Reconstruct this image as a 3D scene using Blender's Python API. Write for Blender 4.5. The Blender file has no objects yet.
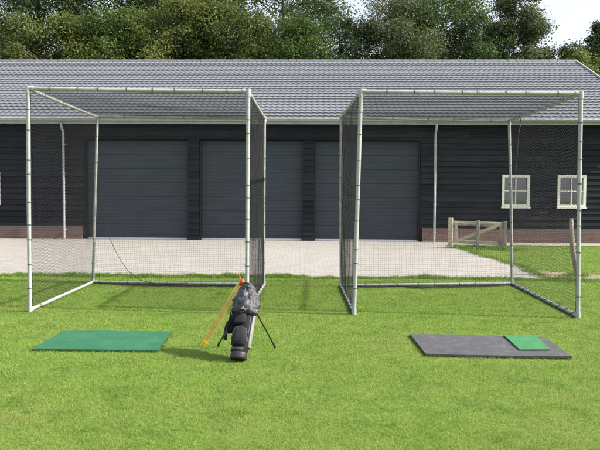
import bpy, bmesh, math, random
import numpy as np
from mathutils import Vector, Matrix, noise

random.seed(7)
rng = np.random.default_rng(11)
R = math.radians
scene = bpy.context.scene
COL = scene.collection

# ------------------------------------------------------------------ helpers
def link(o, parent=None):
    COL.objects.link(o)
    if parent is not None:
        o.parent = parent
    return o

def tag(o, label=None, cat=None, group=None, kind=None):
    if label: o['label'] = label
    if cat: o['category'] = cat
    if group: o['group'] = group
    if kind: o['kind'] = kind
    return o

def thing(name, label, cat, loc=(0, 0, 0), rz=0.0, group=None):
    o = bpy.data.objects.new(name, None)
    o.empty_display_size = 0.2
    link(o)
    o.location = loc
    o.rotation_euler = (0, 0, rz)
    return tag(o, label, cat, group)

class MB:
    """collects geometry, then links it as one mesh object"""
    def __init__(s):
        s.v = []; s.f = []; s.sm = []
    def add(s, vs, fs, smooth=False):
        n = len(s.v)
        s.v += [tuple(p) for p in vs]
        s.f += [tuple(i + n for i in f) for f in fs]
        s.sm += [smooth] * len(fs)
    def box(s, x0, x1, y0, y1, z0, z1):
        s.add([(x0,y0,z0),(x1,y0,z0),(x1,y1,z0),(x0,y1,z0),(x0,y0,z1),(x1,y0,z1),(x1,y1,z1),(x0,y1,z1)],
              [(0,3,2,1),(4,5,6,7),(0,1,5,4),(1,2,6,5),(2,3,7,6),(3,0,4,7)])
    def beam(s, a, b, w, h, up=(0,0,1), taper=1.0):
        a = Vector(a); b = Vector(b); d = (b - a).normalized()
        up = Vector(up)
        if abs(d.dot(up)) > .98: up = Vector((0,1,0))
        r = d.cross(up).normalized(); u = r.cross(d).normalized()
        vs = []
        for p, k in ((a, 1), (b, taper)):
            for i, j in ((-1,-1),(1,-1),(1,1),(-1,1)):
                vs.append(p + r * (i * w * k / 2) + u * (j * h * k / 2))
        s.add(vs, [(3,2,1,0),(4,5,6,7),(0,1,5,4),(1,2,6,5),(2,3,7,6),(3,0,4,7)])
    def tube(s, pts, rad, n=10, cap=True, smooth=True):
        pts = [Vector(p) for p in pts]
        if not hasattr(rad, '__len__'): rad = [rad] * len(pts)
        d0 = (pts[1] - pts[0]).normalized()
        ref = Vector((0,0,1)) if abs(d0.z) < .9 else Vector((1,0,0))
        r = d0.cross(ref).normalized()
        vs = []; fs = []
        for i, p in enumerate(pts):
            d = (pts[min(i+1, len(pts)-1)] - pts[max(i-1, 0)])
            d = d.normalized() if d.length > 1e-9 else d0
            r = (r - d * r.dot(d))
            r = r.normalized() if r.length > 1e-6 else d.orthogonal().normalized()
            u = d.cross(r)
            for k in range(n):
                a = 2 * math.pi * k / n
                vs.append(p + (r * math.cos(a) + u * math.sin(a)) * rad[i])
        for i in range(len(pts) - 1):
            for k in range(n):
                k2 = (k + 1) % n
                fs.append((i*n+k, i*n+k2, (i+1)*n+k2, (i+1)*n+k))
        s.add(vs, fs, smooth)
        if cap:
            m = (len(pts) - 1) * n
            s.add(vs[:n], [tuple(reversed(range(n)))]); s.add(vs[m:], [tuple(range(n))])
    def build(s, name, mat, parent=None):
        me = bpy.data.meshes.new(name)
        me.from_pydata(s.v, [], s.f)
        me.polygons.foreach_set('use_smooth', s.sm)
        me.update()
        if mat: me.materials.append(mat)
        return link(bpy.data.objects.new(name, me), parent)

def bevel(o, w=0.004, seg=2):
    bm = bmesh.new(); bm.from_mesh(o.data)
    bmesh.ops.remove_doubles(bm, verts=bm.verts, dist=1e-5)
    bmesh.ops.bevel(bm, geom=[e for e in bm.edges if e.calc_face_angle(0) > .5], offset=w, segments=seg, affect='EDGES', profile=.5)
    bm.to_mesh(o.data); bm.free()
    return o

def np_mesh(name, V, loops, sizes, mat, parent=None, attrs=None, smooth=False):
    """fast mesh from numpy arrays"""
    me = bpy.data.meshes.new(name)
    me.vertices.add(len(V)); me.vertices.foreach_set('co', np.asarray(V, np.float32).ravel())
    me.loops.add(len(loops)); me.loops.foreach_set('vertex_index', np.asarray(loops, np.int32))
    me.polygons.add(len(sizes))
    st = np.concatenate([[0], np.cumsum(sizes)[:-1]]).astype(np.int32)
    me.polygons.foreach_set('loop_start', st)
    if smooth: me.polygons.foreach_set('use_smooth', np.ones(len(sizes), bool))
    me.update(calc_edges=True)
    for k, a in (attrs or {}).items():
        at = me.attributes.new(k, 'FLOAT', 'POINT'); at.data.foreach_set('value', np.asarray(a, np.float32))
    if mat: me.materials.append(mat)
    return link(bpy.data.objects.new(name, me), parent)

# ------------------------------------------------------------------ materials
class NT:
    def __init__(s, name):
        s.m = bpy.data.materials.new(name); s.m.use_nodes = True
        s.t = s.m.node_tree; s.n = s.t.nodes; s.n.clear()
        s.out = s.n.new('ShaderNodeOutputMaterial')
    def new(s, typ, **kw):
        n = s.n.new('ShaderNode' + typ)
        for k, v in kw.items():
            if k.startswith('i_'):
                key = k[2:].replace('_', ' ')
                n.inputs[key].default_value = v
            else: setattr(n, k, v)
        return n
    def l(s, a, b): s.t.links.new(a, b)
    def coord(s, kind='Object', scale=(1,1,1), rot=(0,0,0)):
        c = s.new('TexCoord'); m = s.new('Mapping'); m.inputs['Scale'].default_value = scale; m.inputs['Rotation'].default_value = rot
        s.l(c.outputs[kind], m.inputs['Vector']); return m.outputs['Vector']
    def noise(s, vec, scale, detail=4, rough=.55, out='Fac'):
        n = s.new('TexNoise'); n.inputs['Scale'].default_value = scale; n.inputs['Detail'].default_value = detail; n.inputs['Roughness'].default_value = rough
        s.l(vec, n.inputs['Vector']); return n.outputs[out]
    def ramp(s, fac, stops, interp='LINEAR'):
        r = s.new('ValToRGB'); cr = r.color_ramp; cr.interpolation = interp
        while len(cr.elements) < len(stops): cr.elements.new(.5)
        for e, (p, c) in zip(cr.elements, stops):
            e.position = p; e.color = (c[0], c[1], c[2], 1) if hasattr(c, '__len__') else (c, c, c, 1)
        s.l(fac, r.inputs['Fac']); return r.outputs['Color']
    def mix(s, fac, a, b, mode='MIX'):
        m = s.new('Mix', data_type='RGBA', blend_type=mode)
        for sock, v in ((m.inputs[0], fac), (m.inputs[6], a), (m.inputs[7], b)):
            if isinstance(v, bpy.types.NodeSocket): s.l(v, sock)
            elif hasattr(v, '__len__'): sock.default_value = (v[0], v[1], v[2], 1)
            else: sock.default_value = v
        return m.outputs[2]
    def math(s, op, a, b=0.0):
        m = s.new('Math', operation=op)
        for sock, v in ((m.inputs[0], a), (m.inputs[1], b)):
            if isinstance(v, bpy.types.NodeSocket): s.l(v, sock)
            else: sock.default_value = v
        return m.outputs[0]
    def bsdf(s, col, rough=.6, spec=.5, metal=0.0, bump=None, bstr=.3, bdist=.01):
        b = s.new('BsdfPrincipled')
        for key, v in (('Base Color', col), ('Roughness', rough), ('Specular IOR Level', spec), ('Metallic', metal)):
            if isinstance(v, bpy.types.NodeSocket): s.l(v, b.inputs[key])
            elif hasattr(v, '__len__'): b.inputs[key].default_value = (v[0], v[1], v[2], 1)
            else: b.inputs[key].default_value = v
        if bump is not None:
            bn = s.new('Bump'); bn.inputs['Strength'].default_value = bstr; bn.inputs['Distance'].default_value = bdist
            s.l(bump, bn.inputs['Height']); s.l(bn.outputs['Normal'], b.inputs['Normal'])
        s.b = b
        s.l(b.outputs['BSDF'], s.out.inputs['Surface'])
        return s.m

M = {}
def simple(name, c, rough=.6, metal=0., var=.25, scale=6., spec=.5, bump=.15, bscale=60., stretch=(1,1,1)):
    t = NT(name); v = t.coord('Object', stretch)
    n = t.noise(v, scale, 5)
    lo = [x * (1 - var) for x in c]; hi = [min(1, x * (1 + var)) for x in c]
    col = t.ramp(n, [(.3, lo), (.7, hi)])
    M[name] = t.bsdf(col, rough, spec, metal, t.noise(v, bscale, 3) if bump else None, bump, .004)
    return M[name]

simple('galvanised', (.30, .32, .31), .45, .0, .16, 9, .5, .1, 90)
simple('galvanised_old', (.29, .305, .29), .5, .0, .25, 9, .5, .1, 90)
simple('zinc', (.34, .355, .35), .45, .1, .12, 3)
simple('net_cord', (.017, .017, .019), .6, 0, .2, 12, .2, 0)
simple('tie_black', (.05, .052, .05), .5, 0, .2, 20)
simple('old_wood', (.25, .222, .18), .85, 0, .45, 5, .2, .5, 40, (3, 3, .5))
simple('pale_wood', (.43, .375, .285), .85, 0, .35, 5, .2, .5, 40, (.6, 3, 3))
simple('bark', (.10, .085, .065), .9, 0, .4, 4, .2, .6, 12, (1, 1, .3))
simple('pale_bark', (.30, .28, .25), .85, 0, .4, 4, .2, .5, 12, (1, 1, .3))
simple('rubber', (.014, .014, .015), .55, 0, .3, 20)
simple('bag_cloth', (.015, .0155, .020), .8, 0, .4, 18, .25, .5, 160)
simple('bag_dark', (.009, .009, .012), .8, 0, .4, 18, .25, .5, 160)
simple('hood_nylon', (.030, .031, .038), .58, 0, .25, 14, .6, .4, 120)
simple('bag_grey', (.19, .195, .195), .6, 0, .15, 20)
simple('bag_trim', (.05, .05, .055), .5, 0, .15, 20)
simple('leg_metal', (.015, .015, .016), .35, .3, .1, 20)
simple('yellow_stick', (.86, .57, .17), .55, 0, .22, 14, .4, .2, 80)
simple('yellow_foot', (.82, .56, .04), .5, 0, .1, 14)
simple('orange_head', (.40, .060, .022), .5, 0, .25, 30)
simple('cream_paint', (.74, .725, .66), .45, 0, .06, 8)
simple('white_bar', (.7, .7, .69), .5, 0, .06, 8)
simple('door_frame', (.012, .013, .016), .5, 0, .15, 3)
simple('ridge', (.13, .132, .14), .5, 0, .2, 3)
simple('interior', (.05, .048, .045), .9, 0, .2, 2)

def m_boards():
    t = NT('black_boards'); c = t.new('TexCoord'); sp = t.new('SeparateXYZ'); t.l(c.outputs['Object'], sp.inputs[0])
    row = t.math('FLOOR', t.math('DIVIDE', sp.outputs['Z'], .2))
    seg = t.math('FLOOR', t.math('DIVIDE', t.math('ADD', sp.outputs['X'], t.math('MULTIPLY', row, 1.73)), 4.1))
    cb = t.new('CombineXYZ'); t.l(row, cb.inputs[0]); t.l(seg, cb.inputs[1])
    wn = t.new('TexWhiteNoise', noise_dimensions='3D'); t.l(cb.outputs[0], wn.inputs['Vector'])
    grain = t.noise(t.coord('Object', (1.2, 8, 30)), 1.5, 6, .65)
    blot = t.noise(t.coord('Object', (1, 1, 1)), 1.1, 3)
    col = t.ramp(grain, [(.3, (.0115, .0125, .0165)), (.72, (.030, .0320, .0410))])
    k = t.math('MULTIPLY', t.math('ADD', t.math('MULTIPLY', wn.outputs['Value'], .55), .7), t.math('ADD', t.math('MULTIPLY', blot, .6), .7))
    kc = t.new('CombineXYZ')
    for i in range(3): t.l(k, kc.inputs[i])
    col = t.mix(1.0, col, kc.outputs[0], 'MULTIPLY')
    M['boards'] = t.bsdf(col, .72, .12, 0, grain, .5, .006)
m_boards()

def m_brick():
    t = NT('brick_plinth'); c = t.new('TexCoord'); sp = t.new('SeparateXYZ'); t.l(c.outputs['Object'], sp.inputs[0])
    cb = t.new('CombineXYZ'); t.l(t.math('ADD', sp.outputs['X'], sp.outputs['Y']), cb.inputs[0]); t.l(sp.outputs['Z'], cb.inputs[1])
    b = t.new('TexBrick'); t.l(cb.outputs[0], b.inputs['Vector'])
    for k, v in (('Scale', 1.0), ('Brick Width', .22), ('Row Height', .0625), ('Mortar Size', .005), ('Mortar Smooth', .2), ('Bias', -.1)): b.inputs[k].default_value = v
    b.inputs['Color1'].default_value = (.15, .083, .070, 1); b.inputs['Color2'].default_value = (.088, .058, .053, 1); b.inputs['Mortar'].default_value = (.21, .185, .165, 1)
    n = t.noise(t.coord(), 2.2, 4)
    col = t.mix(t.math('MULTIPLY', n, .45), b.outputs['Color'], (.19, .145, .13))
    M['brick'] = t.bsdf(col, .85, .2, 0, b.outputs['Fac'], -.6, .006)
m_brick()

def m_door():
    t = NT('slate_door'); n = t.noise(t.coord('Object', (.6, 1, 3)), 2, 4)
    col = t.ramp(n, [(.3, (.040, .0475, .058)), (.7, (.050, .059, .071))])
    M['door'] = t.bsdf(col, .55, .2, 0, t.noise(t.coord(), 220, 2), .12, .002)
m_door()

def m_roof():
    t = NT('roof_tiles'); c = t.new('TexCoord'); sp = t.new('SeparateXYZ'); t.l(c.outputs['Object'], sp.inputs[0])
    cb = t.new('CombineXYZ')
    t.l(t.math('FLOOR', t.math('DIVIDE', sp.outputs['X'], .21)), cb.inputs[0]); t.l(t.math('FLOOR', t.math('DIVIDE', sp.outputs['Y'], .312)), cb.inputs[1])
    wn = t.new('TexWhiteNoise', noise_dimensions='2D'); t.l(cb.outputs[0], wn.inputs['Vector'])
    col = t.ramp(wn.outputs['Value'], [(0, (.235, .242, .280)), (1, (.275, .282, .322))])
    n = t.noise(t.coord('Object', (1, .5, 1)), .9, 5)
    col = t.mix(t.math('MULTIPLY', n, .3), col, (.225, .23, .25))
    M['roof'] = t.bsdf(col, .36, .5, 0, t.noise(t.coord(), 90, 3), .15, .003)
m_roof()

def m_paving():
    t = NT('paving'); v = t.coord('Object')
    b = t.new('TexBrick'); t.l(v, b.inputs['Vector'])
    for k, x in (('Scale', 1.0), ('Brick Width', .21), ('Row Height', .105), ('Mortar Size', .009), ('Mortar Smooth', .3)): b.inputs[k].default_value = x
    b.inputs['Color1'].default_value = (.335, .314, .280, 1); b.inputs['Color2'].default_value = (.235, .221, .196, 1); b.inputs['Mortar'].default_value = (.15, .138, .122, 1)
    n = t.ramp(t.noise(v, .45, 6, .6), [(.42, 0.), (.68, 1.)]); n2 = t.noise(v, 45, 3, .7)
    col = t.mix(t.math('MULTIPLY', n, .4), b.outputs['Color'], (.225, .21, .194))
    col = t.mix(t.math('MULTIPLY', n2, .5), col, t.ramp(n2, [(.35, (.19, .176, .162)), (.65, (.345, .326, .306))]))
    M['paving'] = t.bsdf(col, .85, .2, 0, t.mix(.5, b.outputs['Fac'], n2), -.25, .006)
m_paving()

def m_dirt():
    t = NT('dirt'); v = t.coord('Object'); n = t.noise(v, 3, 6, .65); n2 = t.noise(v, 60, 3)
    col = t.ramp(n, [(.3, (.17, .125, .08)), (.7, (.30, .25, .18))])
    M['dirt'] = t.bsdf(col, .95, .1, 0, n2, .8, .015)
m_dirt()

def m_soil():
    t = NT('lawn_soil'); v = t.coord('Object'); n = t.noise(v, .8, 6, .6); n2 = t.noise(v, 26, 5, .7); n3 = t.noise(v, 160, 2)
    col = t.ramp(n2, [(.3, (.095, .160, .028)), (.7, (.175, .255, .050))])
    col = t.mix(t.math('MULTIPLY', n, .5), col, (.14, .155, .045))
    M['soil'] = t.bsdf(col, .95, .1, 0, n3, .6, .02)
m_soil()

def leafy(name, stops, trans=.35, attr='tone', gloss=.25, patch=None, rough=.5):
    t = NT(name)
    a = t.new('Attribute', attribute_name=attr, attribute_type='GEOMETRY')
    col = t.ramp(a.outputs['Fac'], stops)
    if patch:
        g = t.new('NewGeometry')
        for sc, c, st, lo, hi in patch:
            n = t.noise(g.outputs['Position'], sc, 4, .6)
            f = t.math('MULTIPLY', t.ramp(n, [(lo, 0.0), (hi, 1.0)]), st)
            col = t.mix(f, col, c)
    p = t.new('BsdfPrincipled'); t.l(col, p.inputs['Base Color']); p.inputs['Roughness'].default_value = rough; p.inputs['Specular IOR Level'].default_value = gloss
    tr = t.new('BsdfTranslucent'); t.l(t.mix(.25, col, (.13, .20, .025)), tr.inputs['Color'])
    mx = t.new('MixShader'); mx.inputs[0].default_value = trans
    t.l(p.outputs[0], mx.inputs[1]); t.l(tr.outputs[0], mx.inputs[2]); t.l(mx.outputs[0], t.out.inputs['Surface'])
    M[name] = t.m
leafy('grass_blades', [(0, (.140, .240, .034)), (.55, (.200, .335, .050)), (.9, (.310, .400, .088)), (1, (.40, .39, .17))], .4, gloss=.2,
      patch=[(.8, (.30, .335, .095), .75, .48, .66), (2.6, (.07, .18, .020), .7, .48, .66), (.22, (.25, .32, .075), .22, .42, .6), (6.0, (.35, .34, .13), .6, .57, .72), (9.0, (.045, .150, .022), .7, .60, .68)])
leafy('tall_grass', [(0, (.08, .16, .022)), (.6, (.15, .24, .042)), (1, (.34, .31, .14))], .35, gloss=.2)
leafy('leaf_olive', [(0, (0.046, 0.068, 0.020)), (.5, (0.081, 0.108, 0.032)), (1, (0.155, 0.182, 0.059))], .3, gloss=.12, rough=.65)
leafy('leaf_green', [(0, (0.036, 0.066, 0.019)), (.5, (0.066, 0.106, 0.026)), (1, (0.114, 0.156, 0.043))], .3, gloss=.12, rough=.65)
leafy('leaf_dark', [(0, (0.025, 0.048, 0.021)), (.5, (0.046, 0.078, 0.030)), (1, (0.081, 0.115, 0.046))], .25, gloss=.12, rough=.65)
leafy('leaf_yellow', [(0, (0.062, 0.088, 0.022)), (.5, (0.106, 0.131, 0.035)), (1, (0.188, 0.206, 0.065))], .35, gloss=.12, rough=.65)
leafy('leaf_grey', [(0, (0.061, 0.079, 0.040)), (.5, (0.108, 0.127, 0.061)), (1, (0.176, 0.187, 0.099))], .3, gloss=.12, rough=.65)

def m_turf():
    t = NT('green_turf'); v = t.coord('Object'); n = t.noise(v, 3.2, 7, .68); n2 = t.noise(v, 130, 4, .8); n4 = t.noise(t.coord('Object', (1, 5, 1)), 9, 5, .7)
    col = t.ramp(n2, [(.32, (.008, .066, .030)), (.68, (.030, .160, .076))])
    col = t.mix(t.math('MULTIPLY', t.ramp(n, [(.45, 0.), (.72, 1.)]), .55), col, (.06, .155, .10))
    col = t.mix(t.math('MULTIPLY', t.ramp(n4, [(.52, 0.), (.70, 1.)]), .45), col, (.012, .075, .036))
    M['turf'] = t.bsdf(col, .75, .25, 0, n2, .8, .006)
    t = NT('bright_turf'); v = t.coord('Object'); n2 = t.noise(v, 120, 4, .8); n = t.noise(v, 7, 6, .7)
    col = t.ramp(n2, [(.3, (.020, .115, .038)), (.7, (.050, .215, .085))])
    col = t.mix(t.math('MULTIPLY', t.ramp(n, [(.42, 0.), (.7, 1.)]), .6), col, (.085, .20, .095))
    M['turf_small'] = t.bsdf(col, .8, .2, 0, n2, .8, .006)
    t = NT('rubber_mat'); v = t.coord('Object'); n = t.noise(v, 9, 9, .72); n2 = t.noise(v, 130, 3)
    col = t.ramp(n, [(.35, (.044, .0435, .049)), (.58, (.066, .064, .071)), (.80, (.15, .145, .14))])
    dust = t.ramp(t.noise(v, 55, 6, .75), [(.56, 0.), (.66, 1.)])
    col = t.mix(t.math('MULTIPLY', dust, .5), col, (.20, .19, .165))
    scuff = t.ramp(t.noise(t.coord('Object', (2.0, 16, 1), (0, 0, .35)), 3.5, 6, .7), [(.56, 0.), (.68, 1.)])
    col = t.mix(t.math('MULTIPLY', scuff, .5), col, (.15, .145, .135))
    M['rubber_mat'] = t.bsdf(col, .62, .4, 0, n2, .5, .004)
    t = NT('window_glass'); t.bsdf((.012, .014, .016), .03, 1.0); t.b.inputs['IOR'].default_value = 1.75; t.b.inputs['Coat Weight'].default_value = 1.0; M['glass'] = t.m
m_turf()

# ------------------------------------------------------------------ ground
def sheet(name, pts, z, mat, sub=None):
    bm = bmesh.new()
    vs = [bm.verts.new((x, y, z)) for x, y in pts]
    f = bm.faces.new(vs)
    if f.normal.z < 0 or True:
        bm.normal_update()
        if f.normal.z < 0: f.normal_flip()
    me = bpy.data.meshes.new(name); bm.to_mesh(me); bm.free(); me.materials.append(mat)
    o = link(bpy.data.objects.new(name, me)); o['kind'] = 'structure'
    return o

sheet('ground', [(-500, -300), (500, -300), (500, 700), (-500, 700)], 0, M['soil'])

def wob(a, b, n, amp, seed):
    """wobbly edge from a to b"""
    r = random.Random(seed); out = []
    for i in range(n + 1):
        t = i / n; x = a[0] + (b[0]-a[0])*t; y = a[1] + (b[1]-a[1])*t
        k = 0 if i in (0, n) else 1
        L = math.hypot(b[0]-a[0], b[1]-a[1]); nx, ny = -(b[1]-a[1])/L, (b[0]-a[0])/L
        d = k * amp * (noise.noise((x*.7, y*.7, seed)) * 1.6 + r.uniform(-.4, .4))
        out.append((x + nx*d, y + ny*d))
    return out
edge_front = wob((-40, 12.80), (-6, 12.84), 30, .06, 3)[:-1] + wob((-6, 12.84), (4.72, 12.62), 70, .10, 4)[:-1]
edge_right = wob((4.72, 12.62), (4.92, 15.6), 20, .10, 5)[:-1] + wob((4.92, 15.6), (4.80, 21.45), 26, .07, 6)
drive_pts = edge_front + edge_right + [(4.80, 23.4), (-40, 24.5)]
sheet('driveway', drive_pts, .008, M['paving'])
sheet('path', wob((4.804, 21.60), (16, 21.25), 40, .04, 8) + [(16, 23.1), (4.804, 23.4)], .008, M['paving'])
dirt_pts = [(4.6, 12.9), (5.0, 12.72), (5.5, 12.78), (6.0, 12.70), (6.8, 12.9), (7.6, 12.85), (7.7, 13.25), (6.9, 13.45), (6.2, 13.3), (5.8, 13.75), (5.3, 13.9), (4.95, 14.5), (4.7, 14.2)]
def smooth_closed(p, it=2):
    for _ in range(it):
        q = []
        for i in range(len(p)):
            a, b = p[i], p[(i+1) % len(p)]
            q += [(.75*a[0]+.25*b[0], .75*a[1]+.25*b[1]), (.25*a[0]+.75*b[0], .25*a[1]+.75*b[1])]
        p = q
    return p
sheet('bare_soil', smooth_closed(dirt_pts), .004, M['dirt'])

# ------------------------------------------------------------------ barn
barn = thing('barn', 'long black timber barn with grey tiled roof, brick plinth and slate garage doors', 'barn', (0, 23.2, 0), R(-1.7))
XL, XR = -15.8, 11.6            # wall ends
ZE, ZR = 4.15, 7.58             # eave tile edge, ridge
YE, YR = -.40, 7.10
SL = (ZR - ZE) / (YR - YE)

def clap(mb, x0, x1, z0, z1, y=0.0, h=.2):
    """horizontal weatherboards: saw-tooth profile, each board overlapping the one below"""
    k = math.floor(z0 / h)
    while k * h < z1 - 1e-6:
        a, b = max(k*h, z0), min((k+1)*h, z1)
        if b - a > .004:
            off = lambda z: y - .036 + (z - k*h) / h * .034
            ya, yb = off(a), off(b)
            mb.add([(x0,ya,a),(x1,ya,a),(x1,yb,b),(x0,yb,b),(x0,y+.03,a),(x1,y+.03,a),(x1,y+.03,b),(x0,y+.03,b)],
                   [(0,1,2,3),(4,5,1,0),(1,5,6,2),(3,2,6,7),(4,0,3,7)])
        k += 1

WIN = [(-11.46, -10.52), (6.92, 7.86), (8.80, 9.76)]
WZ0, WZ1 = 1.23, 2.33
ZT = 3.98
def wall_with_windows(x0, x1, z0, wins):
    mb = MB(); xs = x0
    for a, b in wins:
        clap(mb, xs, a, z0, ZT); clap(mb, a, b, z0, WZ0); clap(mb, a, b, WZ1, ZT); xs = b
    clap(mb, xs, x1, z0, ZT)
    mb.build('boarded_wall', M['boards'], barn)
wall_with_windows(XL, -7.68, .46, WIN[:1])
wall_with_windows(4.30, XR, .48, WIN[1:])
# gable ends and rear wall
mb = MB()
for x in (XL, XR):
    x0, x1 = (x - .03, x + .03) if x == XL else (x - .03, x + .03)
    pts = [(.02, 0), (14.2, 0), (14.2, 4.0), (YR, ZR - .22), (.02, 4.18 - .1)]
    n = len(pts)
    vs = [(x0, p, q) for p, q in pts] + [(x1, p, q) for p, q in pts]
    fs = [tuple(range(n)), tuple(reversed(range(n, 2*n)))] + [(i, i+n, (i+1) % n + n, (i+1) % n) for i in range(n)]
    mb.add(vs, fs)
mb.box(XL + .035, XR - .035, 14.1, 14.2, 0, 4.0)
mb.build('end_wall', M['boards'], barn)
# inner lining closing the building behind boards and doors
for q in ((XL + .04, -11.6, 0, 4.0), (-10.4, -7.62, 0, 4.0), (4.2, 6.8, 0, 4.0), (7.95, 8.70, 0, 4.0), (9.85, XR - .04, 0, 4.0)):
    mb = MB(); mb.box(q[0], q[1], .30, .36, q[2], q[3]); mb.build('inner_lining', M['interior'], barn)
# brick plinth
mb = MB()
mb.box(XL, -7.62, -.055, .25, 0, .462)
mb.build('brick_plinth', M['brick'], barn)
mb = MB(); mb.box(4.22, XR, -.055, .25, 0, .482); mb.build('brick_plinth', M['brick'], barn)
# lintel across the three doors
mb = MB(); clap(mb, -7.68, 4.30, 3.50, ZT, -.02, .24); lin = mb.build('lintel', M['boards'], barn)
mb = MB(); mb.box(-7.60, 4.22, .0, .34, 3.49, 3.499); mb.build('door_head', M['boards'], barn)
mb = MB(); mb.box(XL, XR, -.36, -.03, 3.985, 4.0)
mb.build('soffit', M['boards'], barn)
# pillars between doors
for x0, x1 in ((-7.68, -7.54), (-3.91, -3.52), (.10, .48), (4.14, 4.30)):
    mb = MB(); clap(mb, x0, x1, .12 if x1 - x0 < .45 and x0 < 4 else .47, 3.498, 0.0, .2)
    mb.box(x0 + .005, x1 - .005, .03, .34, 0, 3.49)
    if -4 < x0 < 1: mb.box(x0 - .015, x1 + .015, -.05, .03, 0, .118)
    mb.build('door_pillar', M['boards'], barn)
# sectional doors
for x0, x1 in ((-7.54, -3.91), (-3.52, .10), (.48, 4.14)):
    mb = MB()
    z = .06; k = 0
    prof = []
    while z < 3.48:
        joint = (k % 4 == 3)
        z2 = min(z + .122, 3.485)
        prof += [(.24, z), (.24, z2 - (.016 if joint else .010)), (.256 if joint else .2445, z2 - (.013 if joint else .007)), (.256 if joint else .2445, z2 - .003)]
        z = z2; k += 1
    vs = []; fs = []
    for y, z in prof: vs += [(x0 + .05, y, z), (x1 - .05, y, z)]
    for i in range(len(prof) - 1): fs.append((2*i, 2*i+1, 2*i+3, 2*i+2))
    mb.add(vs, fs); mb.box(x0 + .05, x1 - .05, .265, .30, .06, 3.485)
    d = mb.build('garage_door', M['door'], barn)
    for q0, q1 in ((x0 + .004, x0 + .05), (x1 - .05, x1 - .004)):
        mb = MB(); mb.box(q0, q1, .10, .30, 0, 3.487); mb.build('door_jamb', M['door_frame'], d)
    mb = MB(); mb.box(x0 + .05, x1 - .05, .20, .31, .009, .058); mb.build('threshold', M['white_bar'], d)
# roof: pan tiles as a real wavy, stepped surface
def roof_side(front):
    nx_per = 8; tw = .21; rows = 24
    x0, x1 = -16.2, 11.95
    nx = int((x1 - x0) / tw * nx_per)
    xs = np.linspace(x0, x1, nx + 1)
    ph = (xs - x0) / tw * 2 * np.pi
    wave = .0100 * np.sin(ph) + .003 * np.sin(2 * ph + .6)
    V = []; N = nx + 1
    for r in range(rows):
        jit = rng.normal(0, .0012, (N // nx_per) + 2).repeat(nx_per)[:N]
        for e in (0, 1, 2):                       # underside of the lip, its top edge, far end tucked below the next tile
            t = (r + (1 if e == 2 else 0)) / rows
            y = YE + (YR - YE) * t; z = ZE + (ZR - ZE) * t
            z_ = z + wave + jit + (.020, .036, .018)[e]
            y_ = np.full(N, y) + (-.016, -.018, .045)[e] + jit
            if not front: y_ = 2 * YR - y_
            V.append(np.stack([xs, y_, z_], 1))
    V = np.concatenate(V)
    rowsN = 3 * rows
    i = np.arange(rowsN - 1)[:, None] * N + np.arange(nx)[None, :]
    q = np.stack([i, i + 1, i + N + 1, i + N], -1).reshape(-1, 4)
    if not front: q = q[:, ::-1]
    np_mesh('tiled_roof', V, q.ravel(), np.full(len(q), 4), M['roof'], barn, smooth=False)
roof_side(True); roof_side(False)
# ridge caps
mb = MB()
x = -16.22; rr = random.Random(2)
while x < 11.9:
    x2 = min(x + .36, 11.98)
    n = 8; vs = []
    zz = rr.uniform(-.004, .004)
    for xx, s in ((x, 1.0), (x2 + .02, .93)):
        for k in range(n + 1):
            a = math.pi * k / n
            vs.append((xx, YR - math.cos(a) * .15 * s, ZR - .03 + math.sin(a) * .13 * s + zz))
    mb.add(vs, [(k, k+1, k+n+2, k+n+1) for k in range(n)], True)
    x = x2
mb.build('ridge_cap', M['ridge'], barn)
# verge trim on both gables
for x in (-16.24, 11.95):
    for s in (0, 1):
        mb = MB()
        a = (x + .02, YE - .02, ZE + .0); b = (x + .02, YR, ZR + .0)
        if s: a = (a[0], 2*YR - a[1], a[2]); b = (b[0] , 2*YR - b[1] , b[2])
        mb.beam(a, b, .05, .17)
        mb.build('verge_board', M['zinc'], barn)
# gutter (half round channel) and downpipes
mb = MB()
n = 8; xs = [-16.2, 11.9]
for rad, flip in ((.075, False), (.068, True)):
    vs = []
    for x in xs:
        for k in range(n + 1):
            a = math.pi + math.pi * k / n
            vs.append((x, YE - .07 + math.cos(a) * rad, 4.158 + math.sin(a) * rad * 1.15))
    fs = [(k, k+1, k+n+2, k+n+1) for k in range(n)]
    if flip: fs = [tuple(reversed(f)) for f in fs]
    mb.add(vs, fs, True)
mb.tube([(-16.2, YE - .147, 4.160), (11.9, YE - .147, 4.160)], .012, 8)
gut = mb.build('gutter', M['zinc'], barn)
mb = MB(); mb.box(-16.1, 11.85, YE + .005, YE + .03, 3.99, 4.175); mb.build('fascia', M['zinc'], barn)
for x in (-8.17, 4.59):
    mb = MB()
    mb.tube([(x, YE - .07, 4.00), (x, YE - .07, 3.93), (x, YE - .04, 3.86), (x, -.31, 3.74), (x, -.28, 3.66), (x, -.28, .03)], .040, 12)
    dp = mb.build('downpipe', M['zinc'], barn)
    for z in (3.3, 2.3, 1.3, .35):
        mb = MB(); mb.tube([(x, -.28, z - .02), (x, -.28, z + .02)], .048, 12); mb.box(x - .012, x + .012, -.235, -.024, z - .012, z + .012)
        mb.build('pipe_bracket', M['zinc'], dp)
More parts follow.
